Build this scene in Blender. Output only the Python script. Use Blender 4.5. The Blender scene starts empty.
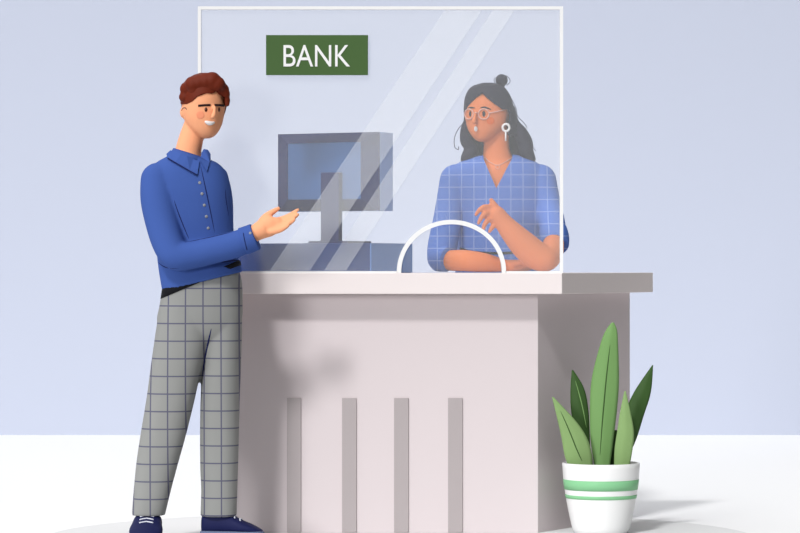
import bpy, bmesh, math, random
from mathutils import Vector, Matrix
from mathutils.bvhtree import BVHTree

random.seed(4)
scene = bpy.context.scene
COL = scene.collection

# ------------------------------------------------------------------ view
DIST = 12.0            # camera to counter front, metres
FOC = 3072.0           # focal length in pixels of an 800 px wide frame
EYE = 1.045            # camera height
CAMPOS = Vector((0, -DIST, EYE))


def P(px, py, Y):
    s = (DIST + Y) / FOC
    return Vector(((px - 400) * s, Y, EYE - (py - 266.5) * s))


def S(Y):
    return (DIST + Y) / FOC          # metres per pixel at depth Y


# ------------------------------------------------------------------ materials
def lin(c):
    r = []
    for v in c:
        v /= 255.0
        r.append(v / 12.92 if v <= 0.04045 else ((v + 0.055) / 1.055) ** 2.4)
    return r


EF = 1.17       # light reaching a wall that faces the camera
HAZE = 0.16


def alb(c, hazed=False, k=1.0):
    v = lin(c)
    if hazed:
        v = [(x - HAZE * 0.93 * EF) / (1 - HAZE) for x in v]
    return [min(max(x / EF * k, 0.006), 0.93) for x in v]


def mat(name, c, rough=0.75, spec=0.15, hazed=False, k=1.0, noise=0.0):
    m = bpy.data.materials.new(name)
    m.use_nodes = True
    nt = m.node_tree
    b = nt.nodes['Principled BSDF']
    col = alb(c, hazed, k) + [1]
    b.inputs['Base Color'].default_value = col
    b.inputs['Roughness'].default_value = rough
    b.inputs['Specular IOR Level'].default_value = spec
    if noise:
        tc = nt.nodes.new('ShaderNodeTexCoord')
        n = nt.nodes.new('ShaderNodeTexNoise')
        n.inputs['Scale'].default_value = 60
        mx = nt.nodes.new('ShaderNodeMix')
        mx.data_type = 'RGBA'
        mx.inputs[6].default_value = col
        mx.inputs[7].default_value = [min(x * (1 - noise), 1) for x in col[:3]] + [1]
        nt.links.new(tc.outputs['Object'], n.inputs['Vector'])
        nt.links.new(n.outputs['Fac'], mx.inputs[0])
        nt.links.new(mx.outputs[2], b.inputs['Base Color'])
    return m


def plaid(name, c, lc, step, width, ox, oz, hazed=False, k=1.0):
    """woven window-pane check: thin lines every `step` metres along x and z"""
    m = mat(name, c, hazed=hazed, k=k)
    nt = m.node_tree
    b = nt.nodes['Principled BSDF']
    tc = nt.nodes.new('ShaderNodeTexCoord')
    sp = nt.nodes.new('ShaderNodeSeparateXYZ')
    nt.links.new(tc.outputs['Object'], sp.inputs[0])

    def math_(op, a, bb=None):
        n = nt.nodes.new('ShaderNodeMath')
        n.operation = op
        for i, v in enumerate((a, bb)):
            if v is None:
                continue
            if isinstance(v, (int, float)):
                n.inputs[i].default_value = v
            else:
                nt.links.new(v, n.inputs[i])
        return n.outputs[0]

    masks = []
    for ax, off in ((0, ox), (2, oz)):
        v = math_('SUBTRACT', sp.outputs[ax], off)
        v = math_('DIVIDE', v, step)
        v = math_('FRACT', math_('ADD', v, 100.5))
        v = math_('ABSOLUTE', math_('SUBTRACT', v, 0.5))
        masks.append(math_('LESS_THAN', v, width / step / 2))
    mk = math_('MAXIMUM', masks[0], masks[1])
    mx = nt.nodes.new('ShaderNodeMix')
    mx.data_type = 'RGBA'
    mx.inputs[6].default_value = alb(c, hazed, k) + [1]
    mx.inputs[7].default_value = alb(lc, hazed, k) + [1]
    nt.links.new(mk, mx.inputs[0])
    nt.links.new(mx.outputs[2], b.inputs['Base Color'])
    return m


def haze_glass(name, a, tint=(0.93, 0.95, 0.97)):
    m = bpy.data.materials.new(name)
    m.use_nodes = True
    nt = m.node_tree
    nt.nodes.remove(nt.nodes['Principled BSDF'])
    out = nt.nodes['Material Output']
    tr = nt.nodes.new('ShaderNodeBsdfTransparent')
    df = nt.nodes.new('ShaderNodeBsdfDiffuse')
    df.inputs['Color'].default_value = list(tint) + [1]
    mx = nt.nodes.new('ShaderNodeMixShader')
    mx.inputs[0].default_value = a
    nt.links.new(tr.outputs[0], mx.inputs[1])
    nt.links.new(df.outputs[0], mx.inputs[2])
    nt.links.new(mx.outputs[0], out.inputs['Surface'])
    return m


# ------------------------------------------------------------------ mesh helpers
def catmull(rows, n):
    if n <= 1 or len(rows) < 3:
        return rows
    out = []
    for i in range(len(rows) - 1):
        p0 = rows[max(i - 1, 0)]
        p1, p2 = rows[i], rows[i + 1]
        p3 = rows[min(i + 2, len(rows) - 1)]
        for k in range(n):
            t = k / n
            out.append(tuple(
                0.5 * (2 * b + (c - a) * t + (2 * a - 5 * b + 4 * c - d) * t * t + (3 * b - a - 3 * c + d) * t ** 3)
                for a, b, c, d in zip(p0, p1, p2, p3)))
    out.append(rows[-1])
    return out


def skin_rings(bm, rings, segs=28, power=2.0, caps=True):
    """rings: (centre, u, v) -> closed lofted surface"""
    vr = []
    for c, u, v in rings:
        ring = []
        for k in range(segs):
            a = 2 * math.pi * k / segs
            ca, sa = math.cos(a), math.sin(a)
            e = 2.0 / power
            x = math.copysign(abs(ca) ** e, ca)
            y = math.copysign(abs(sa) ** e, sa)
            ring.append(bm.verts.new(c + u * x + v * y))
        vr.append(ring)
    for r0, r1 in zip(vr, vr[1:]):
        for k in range(segs):
            bm.faces.new((r0[k], r0[(k + 1) % segs], r1[(k + 1) % segs], r1[k]))
    if caps:
        bm.faces.new(list(reversed(vr[0])))
        bm.faces.new(vr[-1])
    return vr


def rows_loft(bm, rows, sub=4, segs=32, power=2.2):
    """rows: (lx, ly, rx, ry, Y, depth_radius_m) pixel left / right edge of each section"""
    rings = []
    for lx, ly, rx, ry, Y, d in catmull(rows, sub):
        a, b = P(lx, ly, Y), P(rx, ry, Y)
        rings.append(((a + b) / 2, (b - a) / 2, Vector((0, max(d, 0.001), 0))))
    skin_rings(bm, rings, segs, power)


def limb(bm, pts, sub=5, segs=20, round0=True, round1=True, flat=1.0):
    """pts: (px, py, Y, full width in px) -> tapered tube with rounded ends"""
    cp = catmull([tuple(p) for p in pts], sub)
    C = [(P(a, b, Y), w / 2 * S(Y)) for a, b, Y, w in cp]
    n = len(C)
    rings = []
    for i, (c, r) in enumerate(C):
        t = (C[min(i + 1, n - 1)][0] - C[max(i - 1, 0)][0]).normalized()
        u = t.cross(Vector((0, 1, 0)))
        if u.length < 0.05:
            u = t.cross(Vector((0, 0, 1)))
        u.normalize()
        v = t.cross(u).normalized()
        if i == 0 and round0:
            for a in (80, 60, 40, 20):
                a = math.radians(a)
                rings.append((c - t * r * math.sin(a), u * r * math.cos(a), v * r * math.cos(a) * flat))
        rings.append((c, u * r, v * r * flat))
        if i == n - 1 and round1:
            for a in (20, 40, 60, 80):
                a = math.radians(a)
                rings.append((c + t * r * math.sin(a), u * r * math.cos(a), v * r * math.cos(a) * flat))
    skin_rings(bm, rings, segs)


def tube3(bm, pts, r, segs=8):
    n = len(pts)
    rings = []
    for i, c in enumerate(pts):
        t = (pts[min(i + 1, n - 1)] - pts[max(i - 1, 0)]).normalized()
        u = t.cross(Vector((0, 1, 0)))
        if u.length < 0.05:
            u = t.cross(Vector((0, 0, 1)))
        u.normalize()
        v = t.cross(u).normalized()
        rr = r[i] if isinstance(r, (list, tuple)) else r
        rings.append((c, u * rr, v * rr))
    skin_rings(bm, rings, segs)


def ellipsoid(bm, c, ax, ay, az, su=24, sv=16):
    """ax, ay, az: three axis vectors"""
    rings = []
    for j in range(1, sv):
        a = math.pi * j / sv
        rings.append((c + az * math.cos(a), ax * math.sin(a), ay * math.sin(a)))
    skin_rings(bm, rings, su)


def ball(bm, px, py, Y, rpx, ry=None, rdepth=None):
    s = S(Y)
    ry = rpx if ry is None else ry
    rd = rpx * s if rdepth is None else rdepth
    ellipsoid(bm, P(px, py, Y), Vector((rpx * s, 0, 0)), Vector((0, rd, 0)), Vector((0, 0, ry * s)))


def box(bm, x0, x1, y0, y1, z0, z1):
    vs = [bm.verts.new((x, y, z)) for x in (x0, x1) for y in (y0, y1) for z in (z0, z1)]
    for f in ((0, 1, 3, 2), (4, 6, 7, 5), (0, 4, 5, 1), (2, 3, 7, 6), (0, 2, 6, 4), (1, 5, 7, 3)):
        bm.faces.new([vs[i] for i in f])


def prism(bm, poly, z0, z1):
    """plan outline (x, y) extruded from z0 to z1"""
    a = [bm.verts.new((x, y, z0)) for x, y in poly]
    b = [bm.verts.new((x, y, z1)) for x, y in poly]
    n = len(poly)
    for i in range(n):
        bm.faces.new((a[i], a[(i + 1) % n], b[(i + 1) % n], b[i]))
    bm.faces.new(list(reversed(a)))
    bm.faces.new(b)


def slab_poly(bm, pts, dirv):
    """flat outline of 3D points extruded along dirv"""
    a = [bm.verts.new(p) for p in pts]
    b = [bm.verts.new(p + dirv) for p in pts]
    n = len(pts)
    for i in range(n):
        bm.faces.new((a[i], a[(i + 1) % n], b[(i + 1) % n], b[i]))
    bm.faces.new(list(reversed(a)))
    bm.faces.new(b)


def inside(px, py, poly):
    c = False
    n = len(poly)
    for i in range(n):
        x0, y0 = poly[i]
        x1, y1 = poly[(i + 1) % n]
        if (y0 > py) != (y1 > py) and px < (x1 - x0) * (py - y0) / (y1 - y0) + x0:
            c = not c
    return c


def topx(co):
    s = FOC / (co.y + DIST)
    return 400 + co.x * s, 266.5 - (co.z - EYE) * s


def cut_window(bm, poly, ymax):
    """cut a clean opening through the front half (y < ymax) of a shell"""
    n = len(poly)
    xs = [p[0] for p in poly]
    ys = [p[1] for p in poly]
    for i in range(n):
        a, b = P(*poly[i], 0), P(*poly[(i + 1) % n], 0)
        no = (a - CAMPOS).cross(b - CAMPOS)
        if no.length < 1e-9:
            continue
        fs = []
        for f in bm.faces:
            c = f.calc_center_median()
            if c.y > ymax + 0.02:
                continue
            x, y = topx(c)
            if min(xs) - 6 < x < max(xs) + 6 and min(ys) - 6 < y < max(ys) + 6:
                fs.append(f)
        geom = set(fs)
        for f in fs:
            geom.update(f.edges)
            geom.update(f.verts)
        bmesh.ops.bisect_plane(bm, geom=list(geom), plane_co=CAMPOS, plane_no=no.normalized(), dist=1e-7)
    kill = []
    for f in bm.faces:
        c = f.calc_center_median()
        if c.y < ymax and inside(*topx(c), poly):
            kill.append(f)
    bmesh.ops.delete(bm, geom=kill, context='FACES')


def remesh(bm, voxel, smooth=4):
    bmesh.ops.recalc_face_normals(bm, faces=bm.faces)
    me = bpy.data.meshes.new('work')
    bm.to_mesh(me)
    bm.free()
    o = bpy.data.objects.new('work', me)
    COL.objects.link(o)
    m = o.modifiers.new('r', 'REMESH')
    m.mode = 'VOXEL'
    m.voxel_size = voxel
    if smooth:
        sm = o.modifiers.new('s', 'SMOOTH')
        sm.iterations = smooth
        sm.factor = 0.5
    bpy.context.view_layer.update()
    dg = bpy.context.evaluated_depsgraph_get()
    res = bpy.data.meshes.new_from_object(o.evaluated_get(dg))
    bpy.data.objects.remove(o)
    bpy.data.meshes.remove(me)
    nb = bmesh.new()
    nb.from_mesh(res)
    bpy.data.meshes.remove(res)
    return nb


def origin_of(o):
    while o.parent:
        o = o.parent
    return o.location.copy()


def obj(name, bm, material, parent=None, loc=None, smooth=True, bevel=0.0, solid=0.0, label=None, recalc=True):
    """link a bmesh given in world coordinates as one mesh object"""
    if recalc:
        bmesh.ops.recalc_face_normals(bm, faces=bm.faces)
    off = origin_of(parent) if parent else Vector(loc or (0, 0, 0))
    bmesh.ops.translate(bm, verts=bm.verts, vec=-off)
    me = bpy.data.meshes.new(name)
    bm.to_mesh(me)
    bm.free()
    for p in me.polygons:
        p.use_smooth = smooth
    me.materials.append(material)
    o = bpy.data.objects.new(name, me)
    COL.objects.link(o)
    if parent:
        o.parent = parent
    else:
        o.location = off
    if solid:
        m = o.modifiers.new('solid', 'SOLIDIFY')
        m.thickness = solid
        m.offset = -1
    if bevel:
        m = o.modifiers.new('bevel', 'BEVEL')
        m.width = bevel
        m.segments = 2
        m.limit_method = 'ANGLE'
    if label:
        o['label'] = label
    return o


def thing(name, loc, label, cat, group=None):
    o = bpy.data.objects.new(name, None)
    o.empty_display_size = 0.05
    COL.objects.link(o)
    o.location = loc
    tag(o, label, cat, group)
    return o


def tag(o, label, cat, group=None):
    o['label'] = label
    o['category'] = cat
    if group:
        o['group'] = group


def bvh_of(*bms):
    vs, fs = [], []
    for bm in bms:
        k = len(vs)
        bm.verts.index_update()
        vs += [v.co.copy() for v in bm.verts]
        fs += [[k + v.index for v in f.verts] for f in bm.faces]
    return BVHTree.FromPolygons(vs, fs)


def drape(tree, px, py, lift=0.0):
    d = (P(px, py, 0) - CAMPOS).normalized()
    hit, no, _, _ = tree.ray_cast(CAMPOS, d)
    if hit is None:
        hit, no, _, _ = tree.find_nearest(P(px, py, 0))
    if no.dot(d) > 0:
        no = -no
    return hit + no * lift, no


def drape_line(bm, tree, pts, r, lift=0.0, sub=5, segs=8, taper=False):
    cp = catmull([tuple(p) for p in pts], sub)
    P3 = [drape(tree, x, y, lift)[0] for x, y in cp]
    n = len(P3)
    rr = [r * (math.sin(math.pi * (i + 0.35) / (n - 0.3)) ** 0.6 if taper else 1) for i in range(n)]
    tube3(bm, P3, rr, segs)


def drape_spot(bm, tree, px, py, rx, ry, thick, lift=0.0):
    """a low rounded boss lying on a surface"""
    c, no = drape(tree, px, py, lift)
    s = S(c.y)
    right = Vector((1, 0, 0))
    right = (right - no * right.dot(no)).normalized()
    up = no.cross(right).normalized()
    if up.z < 0:
        up = -up
    ellipsoid(bm, c, right * rx * s, up * ry * s, no * thick, 20, 12)


# ------------------------------------------------------------------ palette
M_wall = mat('wall_paint', (198, 204, 221), rough=0.9, spec=0.05)
M_floor = mat('white_floor', (255, 255, 255), k=1.03, rough=0.7, spec=0.1)
M_floor_shadow = mat('floor_shadow_grey', (238, 239, 239), rough=0.9, spec=0.05)
M_counter = mat('counter_laminate', (226, 215, 217), rough=0.6)
M_top = mat('counter_top_laminate', (248, 238, 237), rough=0.5)
M_slat = mat('mauve_grey_strip', (183, 174, 175), rough=0.6)
M_white = mat('white_metal', (255, 255, 255), rough=0.4)
M_glass = haze_glass('screen_glass', 1 - (1 - HAZE) ** 0.5)
M_glare = haze_glass('glare_film', 0.13)  # glare on the pane, painted as whitish see-through streaks
M_sign = mat('green_sign', (78, 108, 62), rough=0.6)
M_letter = mat('white_letter', (255, 255, 255), rough=0.6)
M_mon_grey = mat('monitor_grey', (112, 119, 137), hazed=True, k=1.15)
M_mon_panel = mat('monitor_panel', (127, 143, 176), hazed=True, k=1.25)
M_mon_side = mat('monitor_lit_blue', (156, 171, 206), hazed=True, k=1.95)  # brightness of the lit monitor side is put into this colour
M_screen = mat('screen_black', (40, 44, 52), rough=0.2, spec=0.5)
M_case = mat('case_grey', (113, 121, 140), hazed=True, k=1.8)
M_case_side = mat('case_lit_blue', (135, 153, 190), hazed=True, k=1.7)  # lighter tone of the lit case side, carried by the colour
M_pot = mat('white_ceramic', (252, 252, 252), rough=0.35, spec=0.3)
M_band = mat('green_glaze', (143, 208, 155), rough=0.4)
M_soil = mat('soil', (70, 52, 40), rough=0.95, noise=0.5)
M_leaf = mat('leaf_green', (122, 163, 99), rough=0.6)
M_leaf_l = mat('leaf_pale', (142, 174, 113), rough=0.6)
M_leaf_d = mat('leaf_dark', (62, 92, 47), rough=0.6)
M_rib_d = mat('midrib_dark', (62, 92, 47))
M_rib_l = mat('midrib_pale', (132, 170, 106))
# man
M_skin = mat('skin_peach', (253, 173, 130), rough=0.6, k=1.15)
M_hair = mat('hair_auburn', (112, 40, 20), rough=0.6)
M_brow = mat('brow_black', (45, 28, 30))
M_eye = mat('eye_brown', (90, 40, 20), rough=0.3, spec=0.5)
M_teeth = mat('teeth', (255, 250, 248), rough=0.4)
M_blush = mat('blush', (251, 159, 122), k=1.08)
M_shirt = mat('shirt_blue', (67, 94, 164), k=1.1, rough=0.85, spec=0.05)
M_seam_fold = mat('seam_fold_navy', (32, 40, 92), rough=0.9)
M_button = mat('button_grey', (150, 152, 160), rough=0.4)
M_belt = mat('belt_black', (18, 18, 26))
M_shoe = mat('shoe_navy', (26, 31, 78), rough=0.6)
M_sole = mat('sole_grey', (116, 126, 156), rough=0.8)
M_lace = mat('lace_white', (225, 228, 240))
# woman
M_wskin = mat('skin_tan', (229, 160, 132), rough=0.6, hazed=True, k=1.2)
M_whair = mat('hair_black', (105, 108, 122), rough=0.6, hazed=True)
M_wbrow = mat('brow_dark', (104, 84, 84), hazed=True)
M_weye = mat('eye_dark', (118, 76, 66), hazed=True)
M_wblush = mat('blush_coral', (230, 146, 116), hazed=True, k=1.2)
M_rim = mat('glasses_rim', (248, 206, 192), hazed=True)
M_belt_w = mat('belt_olive', (92, 96, 96), hazed=True)
M_wtrouser = mat('trouser_charcoal', (60, 62, 74))

# ------------------------------------------------------------------ setting
bm = bmesh.new()
box(bm, -9, 5, -1.8, 7.26, -0.1, 0)
o = obj('floor', bm, M_floor, smooth=False)
o['kind'] = 'structure'
WALLY = 1.045 * FOC / (435 - 266.5) - DIST
bm = bmesh.new()
box(bm, -9, 5, WALLY, WALLY + 0.15, -0.1, 5)
o = obj('wall_back', bm, M_wall, smooth=False)
o['kind'] = 'structure'

SHADOW_H = 0.005
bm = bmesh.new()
prism(bm, [(1.365 * math.cos(a), 1.19 * math.sin(a) - 0.16) for a in [2 * math.pi * k / 96 for k in range(96)]], 0, SHADOW_H)
o = obj('floor_shadow', bm, M_floor_shadow, smooth=False)  # thin grey disc that stands for the shadow on the floor
tag(o, 'pale grey oval disc painting the shadow under the bank counter', 'shadow')

# ------------------------------------------------------------------ counter
def px_x(px, Y):
    return (px - 400) * S(Y)


TOPZ = P(0, 273, -0.10).z
UNDZ = P(0, 294, -0.10).z
counter = thing('bank_counter', (-0.1, 0.3, SHADOW_H), 'pale pink bank counter with vertical grey strips and a canted end behind the plant', 'counter')
CDEP = 0.70
bm = bmesh.new()
prism(bm, [(px_x(222, 0), 0), (px_x(538, 0), 0), (px_x(630, CDEP), CDEP), (px_x(222, 0), CDEP)], SHADOW_H, UNDZ)
obj('counter_body', bm, M_counter, counter, smooth=False, bevel=0.002)
for a, b in ((287, 301), (342, 356.5), (394, 408.5), (448, 462.5)):
    bm = bmesh.new()
    box(bm, px_x(a, 0), px_x(b, 0), -0.006, 0.002, SHADOW_H + 0.001, P(0, 398, 0).z)
    obj('strip', bm, M_slat, counter, smooth=False, bevel=0.001)

bm = bmesh.new()
prism(bm, [(px_x(205, -.1), -0.10), (px_x(562, -.1), -0.10), (px_x(653, .76), 0.76), (px_x(205, -.1), 0.76)], UNDZ, TOPZ)
o = obj('countertop', bm, M_top, None, (-0.1, 0.3, UNDZ), smooth=False, bevel=0.002)
tag(o, 'thick pinkish white countertop slab laid along the bank counter', 'countertop')

# ------------------------------------------------------------------ glass screen
GY = -0.085
screen = thing('glass_screen', (-0.1, GY, TOPZ), 'clear protective glass screen with a white frame and arched opening standing on the countertop', 'screen')
gl, gr_, gt, gb = 199.5, 561.5, 8, 272
ac, arx, aty = 451.5, 52.5, 222.0


def arch(rpx_add, n=40):
    return [(ac - (arx + rpx_add) * math.cos(math.pi * k / n), gb - (gb - aty + rpx_add) * math.sin(math.pi * k / n)) for k in range(n + 1)]


bm = bmesh.new()
outline = [(gl, gb)] + [(gl, gt), (gr_, gt), (gr_, gb)] + list(reversed(arch(0)))
slab_poly(bm, [P(x, y, GY) for x, y in outline], Vector((0, 0.008, 0)))
bmesh.ops.triangulate(bm, faces=[f for f in bm.faces if len(f.verts) > 4])
pane = obj('glass_pane', bm, M_glass, screen, smooth=False)
s = S(GY)
bm = bmesh.new()
xl, xr, zt, zb = P(gl, 0, GY).x, P(gr_, 0, GY).x, P(0, gt, GY).z, TOPZ
t = 0.0062
y0, y1 = GY - 0.006, GY + 0.014
box(bm, xl - t, xl + t, y0, y1, zb, zt + t)
box(bm, xr - t, xr + t, y0, y1, zb, zt + t)
box(bm, xl + t, xr - t, y0, y1, zt - t, zt + t)
al, ar = P(ac - arx, 0, GY).x, P(ac + arx, 0, GY).x
box(bm, xl + t, al - t, y0, y1, zb, zb + 0.007)
box(bm, ar + t, xr - t, y0, y1, zb, zb + 0.007)
obj('screen_frame', bm, M_white, screen, smooth=False)
bm = bmesh.new()
inner = [P(x, y, GY - 0.006) for x, y in arch(-2.2)]
outer = [P(x, y, GY - 0.006) for x, y in arch(2.2)]
for q in (inner, outer):
    q[0].z = q[-1].z = TOPZ + 0.0005
slab_poly(bm, inner + list(reversed(outer)), Vector((0, 0.02, 0)))
bmesh.ops.triangulate(bm, faces=[f for f in bm.faces if len(f.verts) > 4])
obj('arch_rim', bm, M_white, screen, smooth=False)
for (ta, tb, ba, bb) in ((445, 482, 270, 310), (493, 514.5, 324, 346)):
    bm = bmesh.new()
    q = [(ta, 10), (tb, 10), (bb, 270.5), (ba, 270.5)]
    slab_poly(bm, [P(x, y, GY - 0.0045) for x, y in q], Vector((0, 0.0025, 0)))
    obj('glare_streak', bm, M_glare, screen, smooth=False)

# ------------------------------------------------------------------ sign
SY = GY - 0.016
sign = thing('bank_sign', P(317, 55, SY), 'green BANK sign with white letters fixed high on the glass screen', 'sign')
bm = bmesh.new()
a, b = P(266, 75, SY), P(368, 35, SY)
box(bm, a.x, b.x, SY, GY - 0.003, a.z, b.z)
obj('sign_plate', bm, M_sign, sign, smooth=False, bevel=0.001)
cu = bpy.data.curves.new('lettering', 'FONT')
cu.body = 'BANK'
cu.align_x = 'CENTER'
cu.align_y = 'BOTTOM_BASELINE'
cu.extrude = 0.0015
cu.size = 1.0
to = bpy.data.objects.new('work', cu)
COL.objects.link(to)
bpy.context.view_layer.update()
tm = bpy.data.meshes.new_from_object(to.evaluated_get(bpy.context.evaluated_depsgraph_get()))
bpy.data.objects.remove(to)
bm = bmesh.new()
bm.from_mesh(tm)
xs = [v.co.x for v in bm.verts]
ys = [v.co.y for v in bm.verts]
a, b = P(283.5, 66.5, SY), P(350, 45, SY)
for v in bm.verts:
    fx = (v.co.x - min(xs)) / (max(xs) - min(xs))
    fy = (v.co.y - min(ys)) / (max(ys) - min(ys))
    v.co = Vector((a.x + fx * (b.x - a.x), SY - 0.001 - v.co.z, a.z + fy * (b.z - a.z)))
obj('lettering', bm, M_letter, sign, smooth=False)

# ------------------------------------------------------------------ computer
PSI = math.radians(28)
AX = Vector((-math.cos(PSI), math.sin(PSI), 0))     # along the rear face, to the left
DX = Vector((math.sin(PSI), math.cos(PSI), 0))      # along the side, away
UP = Vector((0, 0, 1))


def obox(bm, c, a0, a1, d0, d1, z0, z1):
    base = [c + AX * a + DX * d for a, d in ((a0, d0), (a1, d0), (a1, d1), (a0, d1))]
    lo = [Vector((p.x, p.y, z0)) for p in base]
    slab_poly(bm, lo, Vector((0, 0, z1 - z0)))


cn = Vector((px_x(371, .06), .06, 0))
CZ = P(0, 243, .06).z
case = thing('computer_case', cn + AX * .33 + DX * .17 + UP * TOPZ, 'low grey desktop computer case under the monitor on the countertop', 'computer')
bm = bmesh.new()
obox(bm, cn, 0.004, .67, 0, .35, TOPZ, CZ)
obj('case_shell', bm, M_case, case, smooth=False, bevel=0.003)
bm = bmesh.new()
obox(bm, cn, -0.0, .006, 0.001, .349, TOPZ + .001, CZ - .001)
obj('lit_side_panel', bm, M_case_side, case, smooth=False, label='side panel painted lighter blue for the light on it')

mn = Vector((px_x(379, .15), .15, 0))
MZ0, MZ1 = P(0, 211, .25).z, P(0, 133, .25).z
ML, MD = .462, .118
mon = thing('computer_monitor', mn + AX * .205 - DX * .03 + UP * CZ, 'grey computer monitor seen from behind on top of the low computer case', 'monitor')
bm = bmesh.new()
obox(bm, mn, 0, ML, 0.002, MD, MZ0, MZ1)
obj('casing', bm, M_mon_side, mon, smooth=False, bevel=0.002)


def mp(a, d, z):
    p = mn + AX * a + DX * d
    return Vector((p.x, p.y, z))


bx, bz = .064, .046
HUMP = -.034
bm = bmesh.new()
o4 = [mp(0, 0.0, MZ0), mp(ML, 0.0, MZ0), mp(ML, 0.0, MZ1), mp(0, 0.0, MZ1)]
i4 = [mp(bx, HUMP, MZ0 + bz), mp(ML - bx, HUMP, MZ0 + bz), mp(ML - bx, HUMP, MZ1 - bz * .85), mp(bx, HUMP, MZ1 - bz * .85)]
b4 = [p + DX * .006 for p in o4]
j4 = [p + DX * .018 for p in i4]
V = [[bm.verts.new(p) for p in q] for q in (b4, o4, i4, j4)]
for q0, q1 in zip(V, V[1:]):
    for k in range(4):
        bm.faces.new((q0[k], q0[(k + 1) % 4], q1[(k + 1) % 4], q1[k]))
obj('rear_frame', bm, M_mon_grey, mon, smooth=False)
bm = bmesh.new()
obox(bm, mn, bx, ML - bx, HUMP + .003, .004, MZ0 + bz, MZ1 - bz * .85)
obj('rear_panel', bm, M_mon_panel, mon, smooth=False)
bm = bmesh.new()
obox(bm, mn, .02, ML - .02, MD - .002, MD + .003, MZ0 + .02, MZ1 - .02)
obj('display', bm, M_screen, mon, smooth=False)
NA = .189
bm = bmesh.new()
zt_ = P(0, 172.5, .2).z
obox(bm, mn, NA - .041, NA + .041, -.062, -.032, CZ + .008, zt_)
obj('neck', bm, M_mon_grey, mon, smooth=False, bevel=0.002)
bm = bmesh.new()
obox(bm, mn, NA - .09, NA + .09, -.075, .12, CZ, CZ + .009)
obj('base_plate', bm, M_mon_grey, mon, smooth=False, bevel=0.002)

# ------------------------------------------------------------------ plant
PY = 0.0
pc = P(601, 500, PY)
plant = thing('potted_plant', (pc.x, PY, SHADOW_H), 'leafy green plant in a white pot with green bands beside the counter', 'plant')


def lathe(bm, prof, cx, cy, segs=48, close=True):
    rings = [(Vector((cx, cy, z)), Vector((r, 0, 0)), Vector((0, r, 0))) for r, z in prof]
    return skin_rings(bm, rings, segs, caps=close)


zr = P(0, 463, PY).z
R0, R1 = .108, .1515


def prad(z):
    f = (z - SHADOW_H) / (zr - SHADOW_H)
    return R0 + (R1 - R0) * (1 - (1 - f) ** 1.6)


bm = bmesh.new()
prof = [(R0 - .012, SHADOW_H), (R0 - .004, SHADOW_H + .002)] + [(prad(SHADOW_H + (zr - SHADOW_H) * k / 14), SHADOW_H + (zr - SHADOW_H) * k / 14) for k in range(1, 15)]
prof += [(R1 - .004, zr + .002), (R1 - .01, zr), (R1 - .014, zr - .035), (.02, zr - .036)]
lathe(bm, prof, pc.x, PY)
pot = obj('pot', bm, M_pot, plant)
for ya, yb in ((481.6, 491.8), (497, 500.6)):
    bm = bmesh.new()
    z0, z1 = P(0, yb, PY - .15).z, P(0, ya, PY - .15).z
    lathe(bm, [(prad(z0) - .003, z0), (prad(z0) + .0012, z0), (prad((z0 + z1) / 2) + .0012, (z0 + z1) / 2), (prad(z1) + .0012, z1), (prad(z1) - .003, z1)], pc.x, PY, close=False)
    obj('glaze_band', bm, M_band, pot, label='green glazed band')
bm = bmesh.new()
lathe(bm, [(R1 - .018, zr - .036), (R1 - .018, zr - .022), (.07, zr - .017), (.01, zr - .016)], pc.x, PY)
obj('soil', bm, M_soil, plant)


def leaf(rows, Yb, Yt, material, ribm, rib=None, fold=.012):
    """rows: (left px, right px, py) from base to tip"""
    bm = bmesh.new()
    cp = catmull([tuple(r) for r in rows], 6)
    n = len(cp)
    grid = []
    for i, (lx, rx, y) in enumerate(cp):
        f = i / (n - 1)
        Y = Yb + (Yt - Yb) * f ** 1.4
        row = []
        for k in range(9):
            u = k / 8 * 2 - 1
            x = (lx + rx) / 2 + u * (rx - lx) / 2
            yy = Y + fold * (abs(u) ** 1.3 - 1) * (rx - lx) / 24
            row.append(bm.verts.new(P(x, y, yy)))
        grid.append(row)
    for r0, r1 in zip(grid, grid[1:]):
        for k in range(8):
            bm.faces.new((r0[k], r0[k + 1], r1[k + 1], r1[k]))
    tree = bvh_of(bm)
    lf = obj('leaf', bm, material, plant, solid=0.003)
    if rib:
        rb = bmesh.new()
        drape_line(rb, tree, rib, 0.0022, 0.001, sub=5, segs=6, taper=True)
        obj('midrib', rb, ribm, lf)


leaf([(580, 592, 474), (576, 590, 440), (571, 588.5, 410), (570.5, 584, 388), (571.8, 573.2, 370)], .045, .07, M_leaf_d, M_rib_l, [(575.5, 381), (582, 405), (586.5, 428)])
leaf([(606, 618, 474), (614, 634, 445), (624, 644, 415), (634, 651, 392), (652.2, 653.2, 365)], .05, .09, M_leaf_d, M_rib_l)
leaf([(596, 609, 474), (590.5, 613.5, 440), (590, 618, 400), (592.5, 619, 374), (601, 618, 342), (606, 617, 330), (611.5, 614, 322.5)], 0.0, .03, M_leaf, M_rib_d, [(610, 345), (606, 380), (602.5, 420), (600, 455)])
leaf([(572, 592, 474), (565, 592.5, 457), (561.5, 587, 438), (557.5, 575, 420), (552, 553.5, 397)], -.03, -.06, M_leaf_l, M_rib_d, [(560.5, 411), (569, 430), (577, 450), (582, 461)])
leaf([(614, 628, 474), (614.5, 632.5, 450), (617, 634, 432), (620, 630.5, 412), (624.4, 625.8, 391)], -.04, -.05, M_leaf_l, M_rib_d)
leaf([(604, 614, 474), (607, 619, 455), (611, 619, 440), (614, 617, 430)], .045, .06, M_leaf_d, M_rib_l)

# ------------------------------------------------------------------ man
YM = -0.36
man_loc = Vector((P(195, 0, YM).x, YM, SHADOW_H))
bm = bmesh.new()
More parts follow.
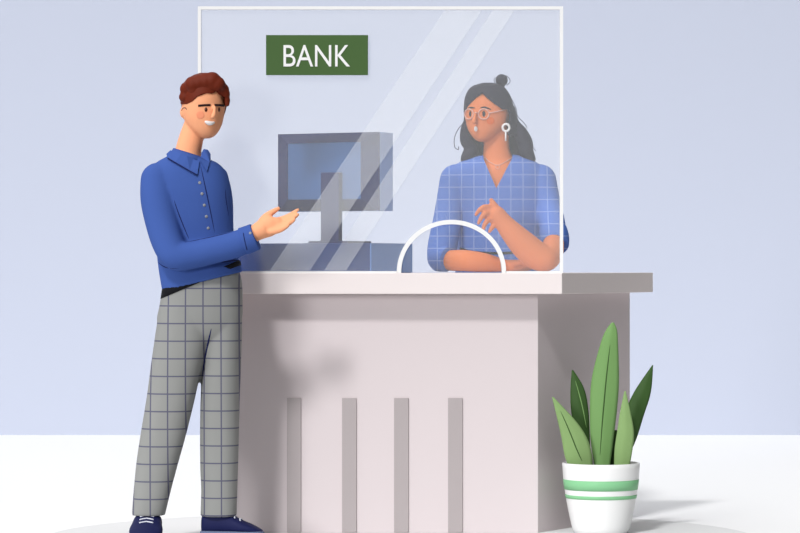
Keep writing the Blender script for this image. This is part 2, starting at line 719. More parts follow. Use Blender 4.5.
# head, neck, torso core
rows_loft(bm, [(200, 74.5, 212, 74.5, YM, .018), (192, 78, 218, 78, YM, .055), (185.5, 86, 223, 86, YM, .082), (182.5, 96, 225, 96, YM, .094),
               (182, 107, 225.2, 107, YM, .095), (183.5, 117, 223.8, 117, YM - .002, .09), (187, 125, 221.8, 125, YM - .006, .08),
               (192, 131.5, 218.5, 131.5, YM - .012, .066), (197.5, 136, 214.5, 136, YM - .02, .045), (202, 138.3, 210, 138.3, YM - .024, .02)], sub=4, segs=36, power=2.15)
rows_loft(bm, [(186, 118, 208, 122, YM + .01, .05), (182, 128, 205, 132, YM + .01, .052), (178.5, 138, 203, 142, YM + .008, .054), (175, 150, 201, 154, YM + .005, .058), (171, 160, 202, 166, YM, .066), (165, 172, 212, 176, YM, .07)], sub=4)
rows_loft(bm, [(165, 170, 214, 170, YM, .07), (160, 190, 222, 190, YM, .09), (166, 230, 226, 230, YM, .09), (168, 262, 230, 262, YM, .085), (172, 300, 234, 300, YM, .08), (178, 318, 232, 318, YM, .06)], sub=3)
# legs
limb(bm, [(188, 300, YM, 44), (178, 370, YM - .02, 36), (166, 430, YM - .04, 27), (153, 490, YM - .04, 18), (148, 520, YM - .045, 12), (148, 528, YM - .045, 10)])
limb(bm, [(222, 300, YM, 34), (221, 370, YM, 30), (219, 430, YM, 26), (218, 490, YM + .012, 18), (217, 520, YM + .012, 12), (217, 528, YM + .012, 10)])
# near arm
YA = YM - .15
limb(bm, [(159, 182, YM - .03, 20), (158.5, 200, YM - .06, 20), (163, 225, YM - .09, 20), (169, 245, YM - .12, 20), (177, 255, YM - .14, 20), (195, 254, YA + .005, 19), (215, 249.5, YA, 18), (240, 240.5, YA - .01, 17), (254, 234, YA - .015, 16.5), (262, 230, YA - .015, 17)])
# far arm hanging behind
limb(bm, [(215, 176, YM + .06, 22), (220, 215, YM + .1, 18), (219, 255, YM + .12, 16), (216, 290, YM + .125, 13), (214, 303, YM + .125, 14)], round1=True)
for k, (dx, ln) in enumerate(((-5, 22), (-1.5, 26), (2, 25), (5.5, 20))):
    limb(bm, [(214 + dx * .7, 305, YM + .125, 5), (214 + dx, 305 + ln * .5, YM + .12, 4.6), (213 + dx, 305 + ln, YM + .11, 3.8)], segs=10)
limb(bm, [(208, 298, YM + .12, 5.5), (204, 310, YM + .11, 5), (204, 319, YM + .105, 4)], segs=10)
# near hand: palm, four fingers, thumb
H = YA - .015
limb(bm, [(257, 232, H, 17.5), (264, 228.5, H, 20), (271, 226, H, 20), (276, 225, H, 16)], flat=.62)
limb(bm, [(274, 221, H + .016, 6.5), (284, 218.3, H + .016, 6), (292, 214, H + .014, 5.2), (298, 209.6, H + .012, 3.6)], segs=12)
limb(bm, [(275, 224, H + .002, 6.5), (286, 221.3, H + .001, 6), (293, 218, H, 5), (298, 214.6, H, 3.6)], segs=12)
limb(bm, [(274, 228, H - .011, 6.5), (283, 226, H - .013, 6), (289.5, 223, H - .014, 5), (294.5, 219.8, H - .014, 3.6)], segs=12)
limb(bm, [(271, 232, H - .022, 6.5), (279, 230.5, H - .025, 5.8), (284.5, 228, H - .026, 4.8), (288.5, 225.5, H - .026, 3.5)], segs=12)
limb(bm, [(259, 227, H + .008, 9), (264, 219, H + .014, 8.5), (271, 213, H + .016, 6.6), (278.6, 208.4, H + .016, 4.2)], segs=12)
# ear and nose
ball(bm, 183.6, 112.5, YM - .012, 3.8, 5.8, .02)
hz = YM - .092
limb(bm, [(214.6, 107, hz + .004, 3.2), (214.4, 112, hz - .008, 4), (213.4, 116, hz - .018, 5.4), (212.6, 117.3, hz - .012, 4.6)], segs=12)
bm = remesh(bm, .0045, 5)
man_tree = bvh_of(bm)
man = obj('person', bm, M_skin, None, man_loc)
tag(man, 'standing man in blue shirt and grey checked trousers reaching a hand towards the screen', 'person')

# face
for px in (206, 219):
    b2 = bmesh.new()
    drape_spot(b2, man_tree, px, 109.6, 1.5, 2.3, .003)
    obj('eye', b2, M_eye, man)
for pts in ([(198.3, 105.8), (204, 105.2), (210.3, 105)], [(214.6, 105), (219, 105.2), (224, 105.6)]):
    b2 = bmesh.new()
    drape_line(b2, man_tree, pts, .0042, 0)
    obj('eyebrow', b2, M_brow, man)
b2 = bmesh.new()
cp = catmull([(204.8, 121.3), (207, 122.4), (209.6, 123.2), (212, 123), (214.6, 122.2)], 4)
tp = [drape(man_tree, x, y, .0005)[0] for x, y in cp]
n = len(tp)
tube3(b2, tp, [.0022 + .0062 * math.sin(math.pi * i / (n - 1)) ** .8 for i in range(n)], 10)
obj('teeth', b2, M_teeth, man, label='white smile')
b2 = bmesh.new()
drape_spot(b2, man_tree, 200.3, 115, 4, 4, .0012)
obj('cheek_blush', b2, M_blush, man)
b2 = bmesh.new()
drape_line(b2, man_tree, [(181.6, 110.5), (183, 108.3), (185.2, 107.8), (186.8, 109.5)], .0018, 0)
obj('ear_fold', b2, M_eye, man)

# hair: scalp shell with the face left open plus curls
b2 = bmesh.new()
rows_loft(b2, [(200, 73, 212, 73, YM, .02), (191, 76.5, 219, 76.5, YM, .06), (183.5, 85, 225, 85, YM + .002, .09), (181, 95, 227, 95, YM + .004, .102), (180.6, 104, 227, 104, YM + .006, .103), (182, 113, 225, 113, YM + .012, .096), (186, 122, 221, 122, YM + .02, .085), (192, 128, 214, 128, YM + .03, .05)], sub=6, segs=72, power=2.1)
cut_window(b2, [(176, 140), (176, 105), (181, 104.2), (187, 104), (192, 101.5), (197, 96.5), (201, 95), (206, 93), (212, 93.5), (217, 91), (220, 94.5), (225, 97.5), (225, 106), (232, 108), (232, 140)], YM + .03)
hairb = obj('hair', b2, M_hair, man, solid=.012)
b2 = bmesh.new()
for (x, y, r) in ((185.5, 97, 6.2), (187.5, 89, 7.4), (193, 84.5, 8.2), (199.5, 83, 8.4), (206, 81.5, 8.8), (212, 81, 9), (217, 84.5, 8.2), (222, 90, 7.2), (224.5, 94, 5.4), (226.8, 100, 3.3), (227, 104, 2.8), (190, 95, 7), (195, 90, 6.8), (203, 86.5, 7), (211, 86, 7.2)):
    for dY, k in ((-.068, 1), (-.03, 1.02), (.015, 1.02), (.055, .95)):
        edge = abs(x - 204) / 22
        if dY < -.05 and edge > .6:
            dY = -.045
        ball(b2, x + random.uniform(-.4, .4), y, YM + dY, r * k)
b2 = remesh(b2, .005, 3)
cut_window(b2, [(176, 140), (176, 106), (181.5, 104.6), (188, 103.6), (193, 101), (197, 96.3), (201, 95), (206, 93), (212, 93.8), (217, 90.8), (220, 94.5), (225, 97.5), (225, 106), (226, 108), (232, 109), (232, 140)], YM + .02)
obj('curls', b2, M_hair, hairb)

# shirt
b2 = bmesh.new()
rows_loft(b2, [(176, 152, 204, 158, YM, .06), (166, 157, 211, 160, YM, .075), (156, 163, 219, 164, YM, .09), (149, 173, 226.5, 173, YM, .105), (150, 190, 231.5, 190, YM, .115), (154, 212, 233, 212, YM, .115), (157, 235, 234, 235, YM, .112), (157, 254, 237, 252, YM, .112), (159, 272, 239, 260, YM, .114), (162, 289.5, 242, 270, YM, .118), (162.5, 292, 241.5, 272, YM, .116)], sub=4, segs=44, power=2.3)
limb(b2, [(158, 180, YM - .035, 35), (158.5, 200, YM - .06, 36), (163, 225, YM - .09, 34), (169, 245, YM - .12, 32), (177, 256, YM - .14, 30), (195, 254.5, YA + .005, 27.5), (215, 249.5, YA, 27.5), (235, 244.5, YA - .008, 27), (250, 238.5, YA - .013, 25)], sub=5, segs=28, round1=False)
limb(b2, [(219, 176, YM + .05, 18), (224, 200, YM + .085, 18), (224, 235, YM + .105, 18), (221, 270, YM + .118, 18), (217.5, 288, YM + .122, 17)], sub=4, round1=False)
b2 = remesh(b2, .006, 3)
st = bvh_of(b2)
shirt = obj('shirt', b2, M_shirt, man)
b2 = bmesh.new()
limb(b2, [(243, 241.5, YA - .011, 28.2), (250, 238.8, YA - .013, 27.6), (255.5, 236.6, YA - .015, 27)], sub=3, segs=28, round0=False, round1=False)
cuff_tree = bvh_of(b2)
cuff = obj('cuff', b2, M_shirt, shirt, bevel=.002)
b2 = bmesh.new()
drape_spot(b2, cuff_tree, 250.3, 233, 1.5, 1.5, .0025)
obj('cuff_button', b2, M_button, cuff)
b2 = bmesh.new()
drape_line(b2, cuff_tree, [(243.3, 233), (244.6, 240), (247, 250)], .0016, 0)
obj('cuff_seam', b2, M_seam_fold, cuff)
for x, y in ((199.7, 182.7), (202, 193.8), (204.3, 205.2), (206.4, 216.6), (208.3, 228.2)):
    b2 = bmesh.new()
    drape_spot(b2, st, x, y, 1.6, 1.6, .0028)
    obj('button', b2, M_button, shirt)
for pts, r in (([(200.5, 165), (205, 186), (209.5, 207), (214.8, 233)], .0022), ([(225.3, 189), (226, 200), (229, 217)], .0018), ([(174, 200), (178, 212), (183.5, 226), (189, 239)], .0022), ([(184, 242.5), (205, 238.5), (220, 235), (233, 231.8)], .0022), ([(156, 258), (160, 264), (168, 268), (180, 268.3)], .0018), ([(221, 262.3), (230, 261), (238.5, 260)], .0035)):  # placket and armhole seams, plus sleeve folds and gap shade drawn dark
    b2 = bmesh.new()
    drape_line(b2, st, pts, r, -.0004, taper=True)
    obj('seam_fold', b2, M_seam_fold, shirt, label='dark navy line, stitched seams and painted fold shade')
# collar: a raised band with two flaps
b2 = bmesh.new()
for (lx, ly, rx, ry) in ():
    pass
cr = []
for (lx, ly, rx, ry, d) in ((173.5, 148, 203.5, 157.5, .068), (171, 151.5, 205.5, 160, .078), (168, 155, 208, 162, .088)):
    a, b = P(lx, ly, YM), P(rx, ry, YM)
    cr.append(((a + b) / 2, (b - a) / 2, Vector((0, d, 0))))
skin_rings(b2, cr, 40, 2.1, caps=False)
collar_tree = bvh_of(b2)


def drape_near(x, y):
    hs = []
    d = (P(x, y, 0) - CAMPOS).normalized()
    for t_ in (st, collar_tree):
        h, no, _, _ = t_.ray_cast(CAMPOS, d)
        if h is not None and h.y < YM + .03:
            hs.append(h)
    if not hs:
        h = collar_tree.find_nearest(P(x, y, YM - .03))[0]
        hs.append(Vector((P(x, y, h.y).x, h.y, P(x, y, h.y).z)))
    return min(hs, key=lambda q: q.y)


obj('collar_band', b2, M_shirt, shirt, solid=.006)


def flap(poly, lift, thick=.007):
    q = bmesh.new()
    pts = []
    for i in range(len(poly)):
        x0, y0 = poly[i]
        x1, y1 = poly[(i + 1) % len(poly)]
        for k in range(4):
            pts.append((x0 + (x1 - x0) * k / 4, y0 + (y1 - y0) * k / 4))
    tr = st
    v3 = []
    for x, y in pts:
        h = drape_near(x, y)
        v3.append(h + Vector((0, -lift, 0)))
    slab_poly(q, v3, Vector((0, -thick, 0)))
    bmesh.ops.triangulate(q, faces=[f for f in q.faces if len(f.verts) > 4])
    return q


q = flap([(175, 151.5), (199.5, 161.5), (197.5, 175), (167.5, 158.5), (166.5, 154), (170.5, 150.3)], .002)
obj('collar_flap', q, M_shirt, shirt, smooth=False)
q = flap([(200.5, 161), (201.5, 153), (204, 149), (208, 149.8), (210.5, 153.5), (210.8, 159), (207, 171.5)], .002)
obj('collar_flap', q, M_shirt, shirt, smooth=False)
b2 = bmesh.new()
tr2 = st
drape_line(b2, tr2, [(168.5, 159.6), (180, 166), (197, 175.5)], .0022, .0075)
obj('seam_fold', b2, M_seam_fold, shirt, label='dark navy line, stitched seams and painted fold shade')

# trousers, belt
STEP = 17.58 * S(YM)
ox = P(203.2, 0, YM - .1).x - man_loc.x
oz = P(0, 376.3, YM - .1).z - man_loc.z
M_trouser = plaid('checked_wool', (152, 153, 151), (98, 98, 118), 17.58 * S(YM - .1), .0052, ox, oz)
b2 = bmesh.new()
rows_loft(b2, [(168, 278, 235, 264, YM, .085), (164, 286, 239.5, 272, YM, .102), (161.5, 294, 242.2, 284, YM, .11), (159.5, 306, 242.6, 300, YM, .112), (157, 322, 242.3, 318, YM, .11), (165, 336, 238, 334, YM, .09), (180, 345, 232, 345, YM, .05)], sub=3, segs=44, power=2.4)
rows_loft(b2, [(160, 306, 214, 306, YM - .01, .1), (156, 330, 211.5, 330, YM - .015, .1), (151, 365, 202.5, 365, YM - .025, .096), (149.6, 376, 199.6, 376, YM - .028, .094), (146.3, 400, 194.6, 400, YM - .035, .09), (140.5, 435, 186, 435, YM - .04, .082), (136.5, 462, 178.5, 462, YM - .042, .075), (133.8, 490, 171, 490, YM - .043, .07), (131.8, 515, 165, 515, YM - .044, .066)], sub=4, segs=36, power=2.3)
rows_loft(b2, [(206, 300, 242, 300, YM + .01, .098), (206, 330, 242, 330, YM + .012, .098), (204, 365, 241, 365, YM + .015, .094), (202, 376, 240.6, 376, YM + .015, .092), (200.6, 400, 239.7, 400, YM + .015, .088), (200, 435, 239, 435, YM + .015, .08), (200.3, 469, 238, 469, YM + .015, .075), (201.2, 490, 237.4, 490, YM + .015, .072), (200.5, 516, 236.7, 516, YM + .015, .07)], sub=4, segs=36, power=2.3)
b2 = remesh(b2, .006, 3)
tt = bvh_of(b2)
trousers = obj('trousers', b2, M_trouser, man)
b2 = bmesh.new()
drape_line(b2, tt, [(211.5, 328), (208, 343), (204.5, 360), (202, 378)], .004, -.001, taper=True)  # shade of the crotch fold painted as a dark line
obj('seam_fold', b2, M_seam_fold, trousers, label='dark fold shade painted between the legs')
b2 = bmesh.new()
rings = []
for (lx, ly, rx, ry, d) in ((164, 287, 239, 260, .1), (162, 289, 240.5, 261, .112), (160.5, 299, 241.3, 265, .1135), (162, 300, 239, 266, .1)):
    a, b = P(lx, ly, YM), P(rx, ry, YM)
    rings.append(((a + b) / 2, (b - a) / 2, Vector((0, d, 0))))
skin_rings(b2, rings, 44, 2.4)
obj('belt', b2, M_belt, man)


# shoes
def shoe(cx, cy, yaw, length, wide):
    """cx, cy: heel centre on the floor; toe points along yaw (radians from +x)"""
    f = Vector((math.cos(yaw), math.sin(yaw), 0))
    sd = Vector((-f.y, f.x, 0))
    h = Vector((cx, cy, SHADOW_H))

    def rg(prof):
        rings = []
        for fr, hw, zlo, zhi in prof:
            c = h + f * (fr * length) + UP * ((zlo + zhi) / 2)
            rings.append((c, sd * hw * wide, UP * ((zhi - zlo) / 2)))
        return rings
    q = bmesh.new()
    skin_rings(q, rg(catmull([(0.0, .022, .03, .09), (.03, .034, .03, .105), (.15, .04, .03, .112), (.34, .042, .03, .112), (.5, .044, .03, .098), (.66, .048, .03, .08), (.82, .046, .03, .064), (.94, .034, .03, .05), (1.0, .014, .032, .042)], 4)), 28, 2.4)
    tree = bvh_of(q)
    so = obj('shoe', q, M_shoe, man)
    q = bmesh.new()
    skin_rings(q, rg(catmull([(-.012, .02, 0, .036), (.02, .037, 0, .04), (.3, .044, 0, .04), (.55, .049, 0, .04), (.8, .051, 0, .04), (.95, .04, 0, .04), (1.02, .014, .002, .036)], 4)), 28, 6)
    obj('sole', q, M_sole, so, label='grey rubber sole')
    for fr in (.44, .53, .62):
        q = bmesh.new()
        pts = []
        for k in range(9):
            u = (k / 8 * 2 - 1) * .026
            o0 = h + f * (fr * length + abs(u) * .25) + sd * u + UP * .3
            hit, no, _, _ = tree.ray_cast(o0, -UP)
            if hit:
                pts.append(hit + no * .001)
        tube3(q, pts, .0026, 8)
        obj('lace', q, M_lace, so)


ra = P(202, 530, YM + .012)
shoe(ra.x, YM + .012, math.radians(-6), .232, 1.0)
la = P(148.2, 530, YM - .02)
shoe(la.x, YM + .015, math.radians(-89), .25, 1.3)

# ------------------------------------------------------------------ woman
YW = 0.93
wloc = Vector((P(496, 0, YW).x, YW, SHADOW_H))
bm = bmesh.new()
hc = YW - .03
rows_loft(bm, [(482, 86.5, 494, 86.5, hc, .02), (473, 90, 503, 90, hc, .06), (467.5, 98, 508, 98, hc, .085), (465, 107, 509.5, 107, hc, .095), (465, 116, 509, 116, hc, .095), (466.3, 124, 507, 124, hc - .003, .088), (468.5, 131, 502, 131, hc - .01, .076), (472.5, 137, 495, 137, hc - .018, .058), (476, 140.3, 489, 140.3, hc - .024, .04), (479.5, 141.8, 484.5, 141.8, hc - .026, .015)], sub=4, segs=36, power=2.1)
rows_loft(bm, [(486, 122, 509, 122, hc + .005, .05), (484.5, 135, 509, 135, hc + .008, .05), (483.5, 148, 509.5, 148, hc + .012, .052), (482, 160, 514, 160, hc + .018, .062), (476, 170, 520, 168, hc + .02, .08), (466, 182, 528, 180, YW, .098), (462, 205, 530, 205, YW, .1), (464, 235, 526, 235, YW, .095), (464, 262, 526, 262, YW, .095), (458, 290, 532, 290, YW, .11), (458, 320, 532, 320, YW, .11), (470, 336, 520, 336, YW, .08)], sub=4)
for sx in (477, 513):
    limb(bm, [(sx, 320, YW, 36), (sx, 380, YW, 30), (sx, 430, YW + .01, 24), (sx, 480, YW + .01, 18), (sx, 505, YW + .02, 16)])
ball(bm, 506, 115.5, hc - .012, 4.6, 7.2, .02)
hz = hc - .094
limb(bm, [(475.6, 112, hz + .006, 3), (474.8, 117, hz - .006, 3.8), (474, 121.3, hz - .016, 5), (475, 122.8, hz - .008, 4.4)], segs=12)
# her arm that lies along the counter
limb(bm, [(456, 183, YW - .01, 17), (450.5, 203, YW - .04, 16), (446.5, 225, YW - .09, 16), (442.5, 246, YW - .14, 17), (444, 259, YW - .18, 20), (465, 260.6, YW - .26, 21.5), (485, 262.6, YW - .27, 19), (503, 265.4, YW - .25, 13), (512, 265.6, YW - .24, 12)])
limb(bm, [(512, 265.6, YW - .24, 12), (520, 265.6, YW - .235, 12), (528, 266, YW - .23, 10)], flat=1.3)
for k in range(4):
    Yf = YW - .265 + k * .02
    ln = (12, 15, 14, 10)[k]
    limb(bm, [(526, 266.2, Yf, 4.6), (526 + ln * .6, 267.4, Yf, 4.4), (526 + ln, 269.3, Yf, 3.6)], segs=10)
limb(bm, [(514, 264, YW - .27, 5.5), (521, 263, YW - .285, 5), (527, 265, YW - .29, 4)], segs=10)
# her raised arm: upper arm, elbow on the counter, forearm up to the chest
limb(bm, [(540, 183, YW - .01, 17), (547.5, 205, YW - .04, 15), (551.5, 222, YW - .09, 15), (554.5, 240, YW - .16, 18), (553, 247, YW - .22, 22)])
YE = YW - .335
limb(bm, [(553.8, 243, YW - .2, 21), (551.5, 252, YW - .28, 24), (545.5, 258.5, YE, 26.5), (536, 255, YE - .01, 29), (524, 245, YE - .02, 28), (512, 232.5, YE - .03, 23), (503, 222, YE - .035, 18.5), (497, 215, YE - .036, 18)])
limb(bm, [(500, 219.5, YE - .036, 18), (494.5, 214.5, YE - .036, 19), (489.5, 212.5, YE - .036, 17)], flat=.62)
# index raised, three curled fingers, thumb
limb(bm, [(498, 210, YE - .036, 7.5), (494, 204.5, YE - .038, 6.4), (491.3, 200.2, YE - .038, 4.8)], segs=12)
limb(bm, [(491, 207.5, YE - .04, 5.8), (484.5, 206.8, YE - .055, 5.4), (479.5, 210, YE - .06, 4.8), (475.8, 214.8, YE - .056, 3.6)], segs=12)
limb(bm, [(490, 213.5, YE - .048, 5.8), (485, 213.8, YE - .068, 5.4), (481, 218, YE - .072, 4.8), (478.4, 223.2, YE - .066, 3.6)], segs=12)
limb(bm, [(491.5, 219.5, YE - .046, 5.8), (487.5, 220.8, YE - .066, 5.4), (484.4, 225.2, YE - .07, 4.8), (483, 230.2, YE - .062, 3.6)], segs=12)
limb(bm, [(495.5, 223, YE - .04, 6), (492, 227.5, YE - .05, 5.2), (489.5, 231.5, YE - .05, 3.8)], segs=12)
bm = remesh(bm, .0045, 5)
wt = bvh_of(bm)
woman = obj('person', bm, M_wskin, None, wloc)
tag(woman, 'woman in blue checked blouse and glasses leaning on the counter behind the glass', 'person')

for px in (470.2, 483.8):
    b2 = bmesh.new()
    drape_spot(b2, wt, px, 113.8, 1.7, 2.9, .003)
    obj('eye', b2, M_weye, woman)
for pts in ([(467.8, 109), (470.5, 107.6), (475, 108)], [(480.3, 108), (485, 107.3), (491, 109.6)]):
    b2 = bmesh.new()
    drape_line(b2, wt, pts, .0034, 0, taper=True)
    obj('eyebrow', b2, M_wbrow, woman)
b2 = bmesh.new()
drape_spot(b2, wt, 475.8, 128.8, 2.1, 2.8, .003)
obj('teeth', b2, M_teeth, woman, label='small open mouth with white teeth')
b2 = bmesh.new()
drape_spot(b2, wt, 490.5, 121, 4, 3.6, .0012)
obj('cheek_blush', b2, M_wblush, woman)
b2 = bmesh.new()
for cx, r in ((469.6, 4.2), (483.8, 5.2)):
    pts = [drape(wt, cx + r * math.cos(a), 114 + 5.1 * math.sin(a), .003)[0] for a in [2 * math.pi * k / 24 for k in range(25)]]
    tube3(b2, pts, .0024, 8)
tube3(b2, [drape(wt, x, y, .004)[0] for x, y in ((473.8, 113.6), (475.5, 112.8), (478.4, 113.6))], .002, 8)
tube3(b2, [drape(wt, x, y, .004)[0] for x, y in ((489, 113), (494, 112), (499, 110.8), (503.5, 109.8))], .002, 8)
obj('glasses', b2, M_rim, woman, label='pale pink framed round glasses')

# hair
b2 = bmesh.new()
rows_loft(b2, [(482, 83, 494, 83, hc, .03), (471, 87, 504, 87, hc + .002, .075), (465.3, 96, 510.5, 96, hc + .004, .098), (463.8, 106, 513.5, 106, hc + .008, .106), (463.6, 116, 516, 116, hc + .014, .106), (464, 126, 518, 126, hc + .02, .1), (466, 136, 520, 136, hc + .03, .085)], sub=6, segs=72, power=2.1)
cut_window(b2, [(455, 150), (455, 113), (465.2, 112), (467.5, 106.5), (471, 102), (475.5, 96.5), (482, 92.3), (487, 97.5), (494, 103.5), (503, 109), (509, 109.5), (511, 114), (510, 121), (508, 128), (512, 150)], hc + .03)
whair = obj('hair', b2, M_whair, woman, solid=.01)
b2 = bmesh.new()
# long waves falling behind the neck to the shoulders
rows_loft(b2, [(466, 112, 516, 112, YW + .05, .05), (465, 124, 519, 124, YW + .055, .055), (461, 137, 525, 133, YW + .06, .055), (464, 147, 530, 142, YW + .06, .05), (461, 156, 534, 152, YW + .055, .045), (461, 162, 535.5, 160, YW + .05, .04), (466, 165, 530, 164, YW + .05, .02)], sub=4, segs=40, power=2.6)
limb(b2, [(467, 118, YW - .01, 5), (464.8, 130, YW - .015, 9), (466.5, 141, YW - .02, 13), (472, 149, YW - .02, 13), (468, 157, YW - .03, 11), (463, 159.5, YW - .03, 6)], sub=6)
limb(b2, [(512.5, 108, YW, 6), (514, 122, YW - .01, 10), (520, 133, YW - .02, 15), (525, 143, YW - .02, 16), (526, 152, YW - .03, 15), (531, 159, YW - .03, 10)], sub=6)
b2 = remesh(b2, .006, 3)
obj('long_waves', b2, M_whair, whair)
b2 = bmesh.new()
ball(b2, 501.6, 80.3, hc + .01, 6.2)
ball(b2, 500.5, 85.5, hc + .01, 4.5, 3)
obj('hair_bun', b2, M_whair, whair)
for pts, Y in (([(510, 96), (516, 108), (517.5, 116), (523, 122), (526.5, 127), (523.5, 131)], hc - .02), ([(466, 121), (459, 128), (454.5, 138), (454.8, 147), (458.5, 149.5), (458.5, 146.5)], hc - .02), ([(506, 75.5), (509, 78), (510, 82), (506.5, 85.5)], hc), ([(530, 142), (533.5, 148), (536, 151)], hc - .01), ([(495.5, 77.5), (494, 80), (495.5, 84)], hc)):
    b2 = bmesh.new()
    cp = catmull(pts, 6)
    tube3(b2, [P(x, y, Y) for x, y in cp], .0016, 6)
    obj('loose_strand', b2, M_whair, whair)

# jewellery
b2 = bmesh.new()
ye = hc - .06
pts = [P(506 + 3.4 * math.cos(a), 127.6 + 3.6 * math.sin(a), ye) for a in [2 * math.pi * k / 24 for k in range(25)]]
tube3(b2, pts, .0048, 8)
tube3(b2, [P(505.7, 131.5, ye), P(505.7, 141, ye)], .0036, 8)
tube3(b2, [P(506, 124.3, ye), P(506, 121, hc - .02)], .0015, 6)
obj('earring', b2, M_white, woman, label='white hoop earring with a drop')

# blouse
b2 = bmesh.new()
rows_loft(b2, [(478, 156, 517, 155, YW, .085), (468, 159, 527, 158.5, YW, .095), (458, 163, 537, 162.5, YW, .106), (450, 172, 545, 171.5, YW, .116), (448, 186, 546, 186, YW, .122), (453, 210, 545, 210, YW, .122), (456, 232, 541, 232, YW, .12), (457, 250, 539, 250, YW, .118), (455, 275, 537, 275, YW, .124), (452, 300, 540, 300, YW, .13)], sub=4, segs=52, power=2.3)
limb(b2, [(456, 180.5, YW - .01, 33), (450.5, 203, YW - .04, 29), (446.5, 225, YW - .09, 29), (442.5, 246, YW - .14, 30), (441, 258, YW - .175, 28)], sub=5, segs=28)
limb(b2, [(540, 180.5, YW - .01, 33), (547.5, 205, YW - .04, 27), (551.5, 222, YW - .09, 27), (554.5, 240, YW - .16, 26)], sub=5, segs=28, round1=False)
b2 = remesh(b2, .006, 3)
cut_window(b2, [(482.5, 150), (513, 150), (512.3, 158), (507, 168), (496.3, 188.5), (489, 171.5), (483.5, 159)], YW + .0)
bt = bvh_of(b2)
STEPW = 12.3 * S(YW - .11)
M_blouse = plaid('checked_cotton', (136, 155, 210), (166, 181, 222), STEPW, .0036, P(461.6, 0, YW - .11).x - wloc.x, P(0, 187, YW - .11).z - wloc.z, hazed=True, k=1.12)
blouse = obj('blouse', b2, M_blouse, woman)
for pts in ([(547, 236, YW - .175, 23), (554.5, 240.5, YW - .175, 29), (561, 245, YW - .17, 17)],):
    pass
b2 = bmesh.new()
limb(b2, [(553, 231, YW - .125, 28.5), (554.5, 238, YW - .16, 29.5), (555, 245, YW - .195, 28)], sub=4, segs=28, round0=False, round1=False)
obj('rolled_cuff', b2, M_blouse, blouse, bevel=.003)
b2 = bmesh.new()
limb(b2, [(438.5, 258, YW - .175, 27), (443, 258.8, YW - .205, 26), (447.5, 259.5, YW - .225, 25)], sub=4, segs=28, round0=False, round1=False, flat=.85)
obj('rolled_cuff', b2, M_blouse, blouse, bevel=.003)
b2 = bmesh.new()
drape_line(b2, bt, [(460.5, 248.5), (470, 251.5), (485, 253), (500, 253.2), (513, 252.5), (528, 250.5)], .0055, 0)
obj('belt', b2, M_belt_w, woman, label='thin dark belt')
b2 = bmesh.new()
drape_line(b2, wt, [(484.5, 157), (489, 161.5), (494, 164.5), (497.6, 165.4), (502, 164), (507, 161), (512, 157.5)], .0015, .002)
pts = [drape(wt, 497.6 + 2 * math.cos(a), 167.3 + 2 * math.sin(a), .002)[0] for a in [2 * math.pi * k / 16 for k in range(17)]]
tube3(b2, pts, .0014, 6)
obj('necklace', b2, M_rim, woman, label='fine pale necklace with a ring pendant')
b2 = bmesh.new()
rows_loft(b2, [(453, 288, 539, 288, YW, .12), (452, 310, 540, 310, YW, .13), (456, 335, 536, 335, YW, .12), (466, 350, 526, 350, YW, .08)], sub=3, segs=40)
for sx in (475, 516):
    limb(b2, [(sx, 320, YW, 42), (sx, 380, YW, 38), (sx, 430, YW + .01, 32), (sx, 470, YW + .01, 29), (sx, 500, YW + .015, 28)], round1=False)
b2 = remesh(b2, .008, 3)
obj('trousers', b2, M_wtrouser, woman)
for sx in (475, 516):
    x = P(sx, 0, YW).x
    b2 = bmesh.new()
    rings = []
    for fr, hw, hh in catmull([(0.06, .026, .06), (.02, .036, .075), (-.05, .04, .07), (-.12, .044, .05), (-.17, .036, .038), (-.2, .012, .024)], 4):
        rings.append((Vector((x, YW + .02 + fr, SHADOW_H + hh / 2)), Vector((hw, 0, 0)), Vector((0, 0, hh / 2))))
    skin_rings(b2, rings, 24, 2.6)
    obj('shoe', b2, M_belt, woman)

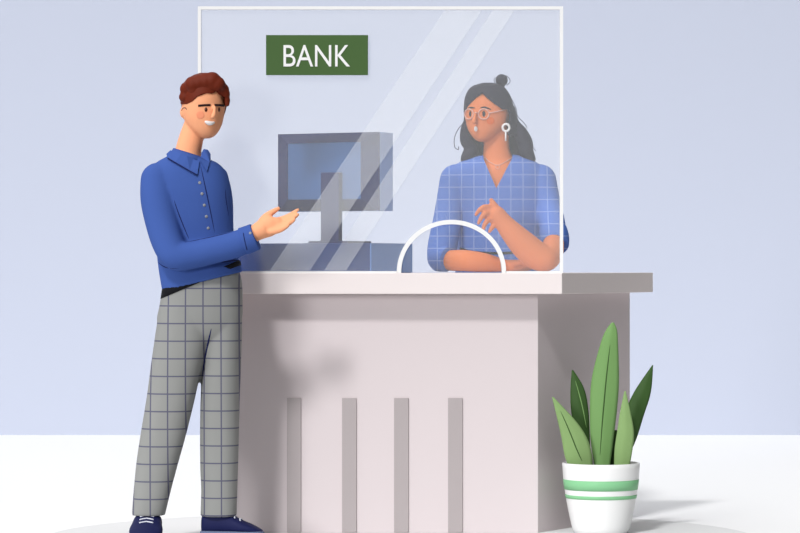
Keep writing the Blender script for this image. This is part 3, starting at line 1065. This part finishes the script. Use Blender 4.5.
# ------------------------------------------------------------------ light
def sun(name, az_left, elev, strength, angle, col=(1, 1, 1)):
    """az_left: degrees to the left of the camera axis the light comes from"""
    L = bpy.data.lights.new(name, 'SUN')
    L.energy = strength * math.pi
    L.angle = math.radians(angle)
    L.color = col
    o = bpy.data.objects.new(name, L)
    COL.objects.link(o)
    a, e = math.radians(az_left), math.radians(elev)
    d = Vector((math.sin(a) * math.cos(e), math.cos(a) * math.cos(e), -math.sin(e)))
    o.rotation_euler = d.to_track_quat('-Z', 'Y').to_euler()
    o.location = (-3, -6, 4)
    return o


sun('daylight_high', 21, 45, .50, 6)
sun('fill_low', 29, 7, .39, 14)  # added second sun, unseen, lighting the fronts and below the slab edge

w = bpy.data.worlds.new('room_light')
scene.world = w
w.use_nodes = True
nt = w.node_tree
bg = nt.nodes['Background']
tc = nt.nodes.new('ShaderNodeTexCoord')
sp = nt.nodes.new('ShaderNodeSeparateXYZ')
rp = nt.nodes.new('ShaderNodeValToRGB')
nt.links.new(tc.outputs['Generated'], sp.inputs[0])
mr = nt.nodes.new('ShaderNodeMapRange')
mr.inputs['From Min'].default_value = -1
mr.inputs['From Max'].default_value = 1
nt.links.new(sp.outputs[2], mr.inputs['Value'])
nt.links.new(mr.outputs[0], rp.inputs['Fac'])
e = rp.color_ramp.elements
e[0].position = 0.48
e[0].color = (.05, .05, .052, 1)
e[1].position = 1.0
e[1].color = (1.0, 1.0, 1.0, 1)
k = e.new(0.6)
k.color = (.13, .13, .132, 1)
nt.links.new(rp.outputs[0], bg.inputs['Color'])
# sky shaped brighter left, darker right, so the counter end falls darker
side = nt.nodes.new('ShaderNodeMapRange')
side.inputs['From Min'].default_value = -0.9
side.inputs['From Max'].default_value = 0.9
side.inputs['To Min'].default_value = 1.95
side.inputs['To Max'].default_value = 0.05
nt.links.new(sp.outputs[0], side.inputs['Value'])
nt.links.new(side.outputs[0], bg.inputs['Strength'])

# ------------------------------------------------------------------ camera
cam = bpy.data.cameras.new('camera')
cam.sensor_width = 36
cam.lens = FOC / 800 * 36
cam.clip_end = 200
co = bpy.data.objects.new('camera', cam)
COL.objects.link(co)
co.location = CAMPOS
co.rotation_euler = (math.radians(90), 0, 0)
scene.camera = co
scene.cycles.transparent_max_bounces = 32
vs = scene.view_settings
vs.view_transform = 'Standard'
vs.look = 'None'
vs.gamma = 1
vs.exposure = 0.13
vs.use_curve_mapping = False
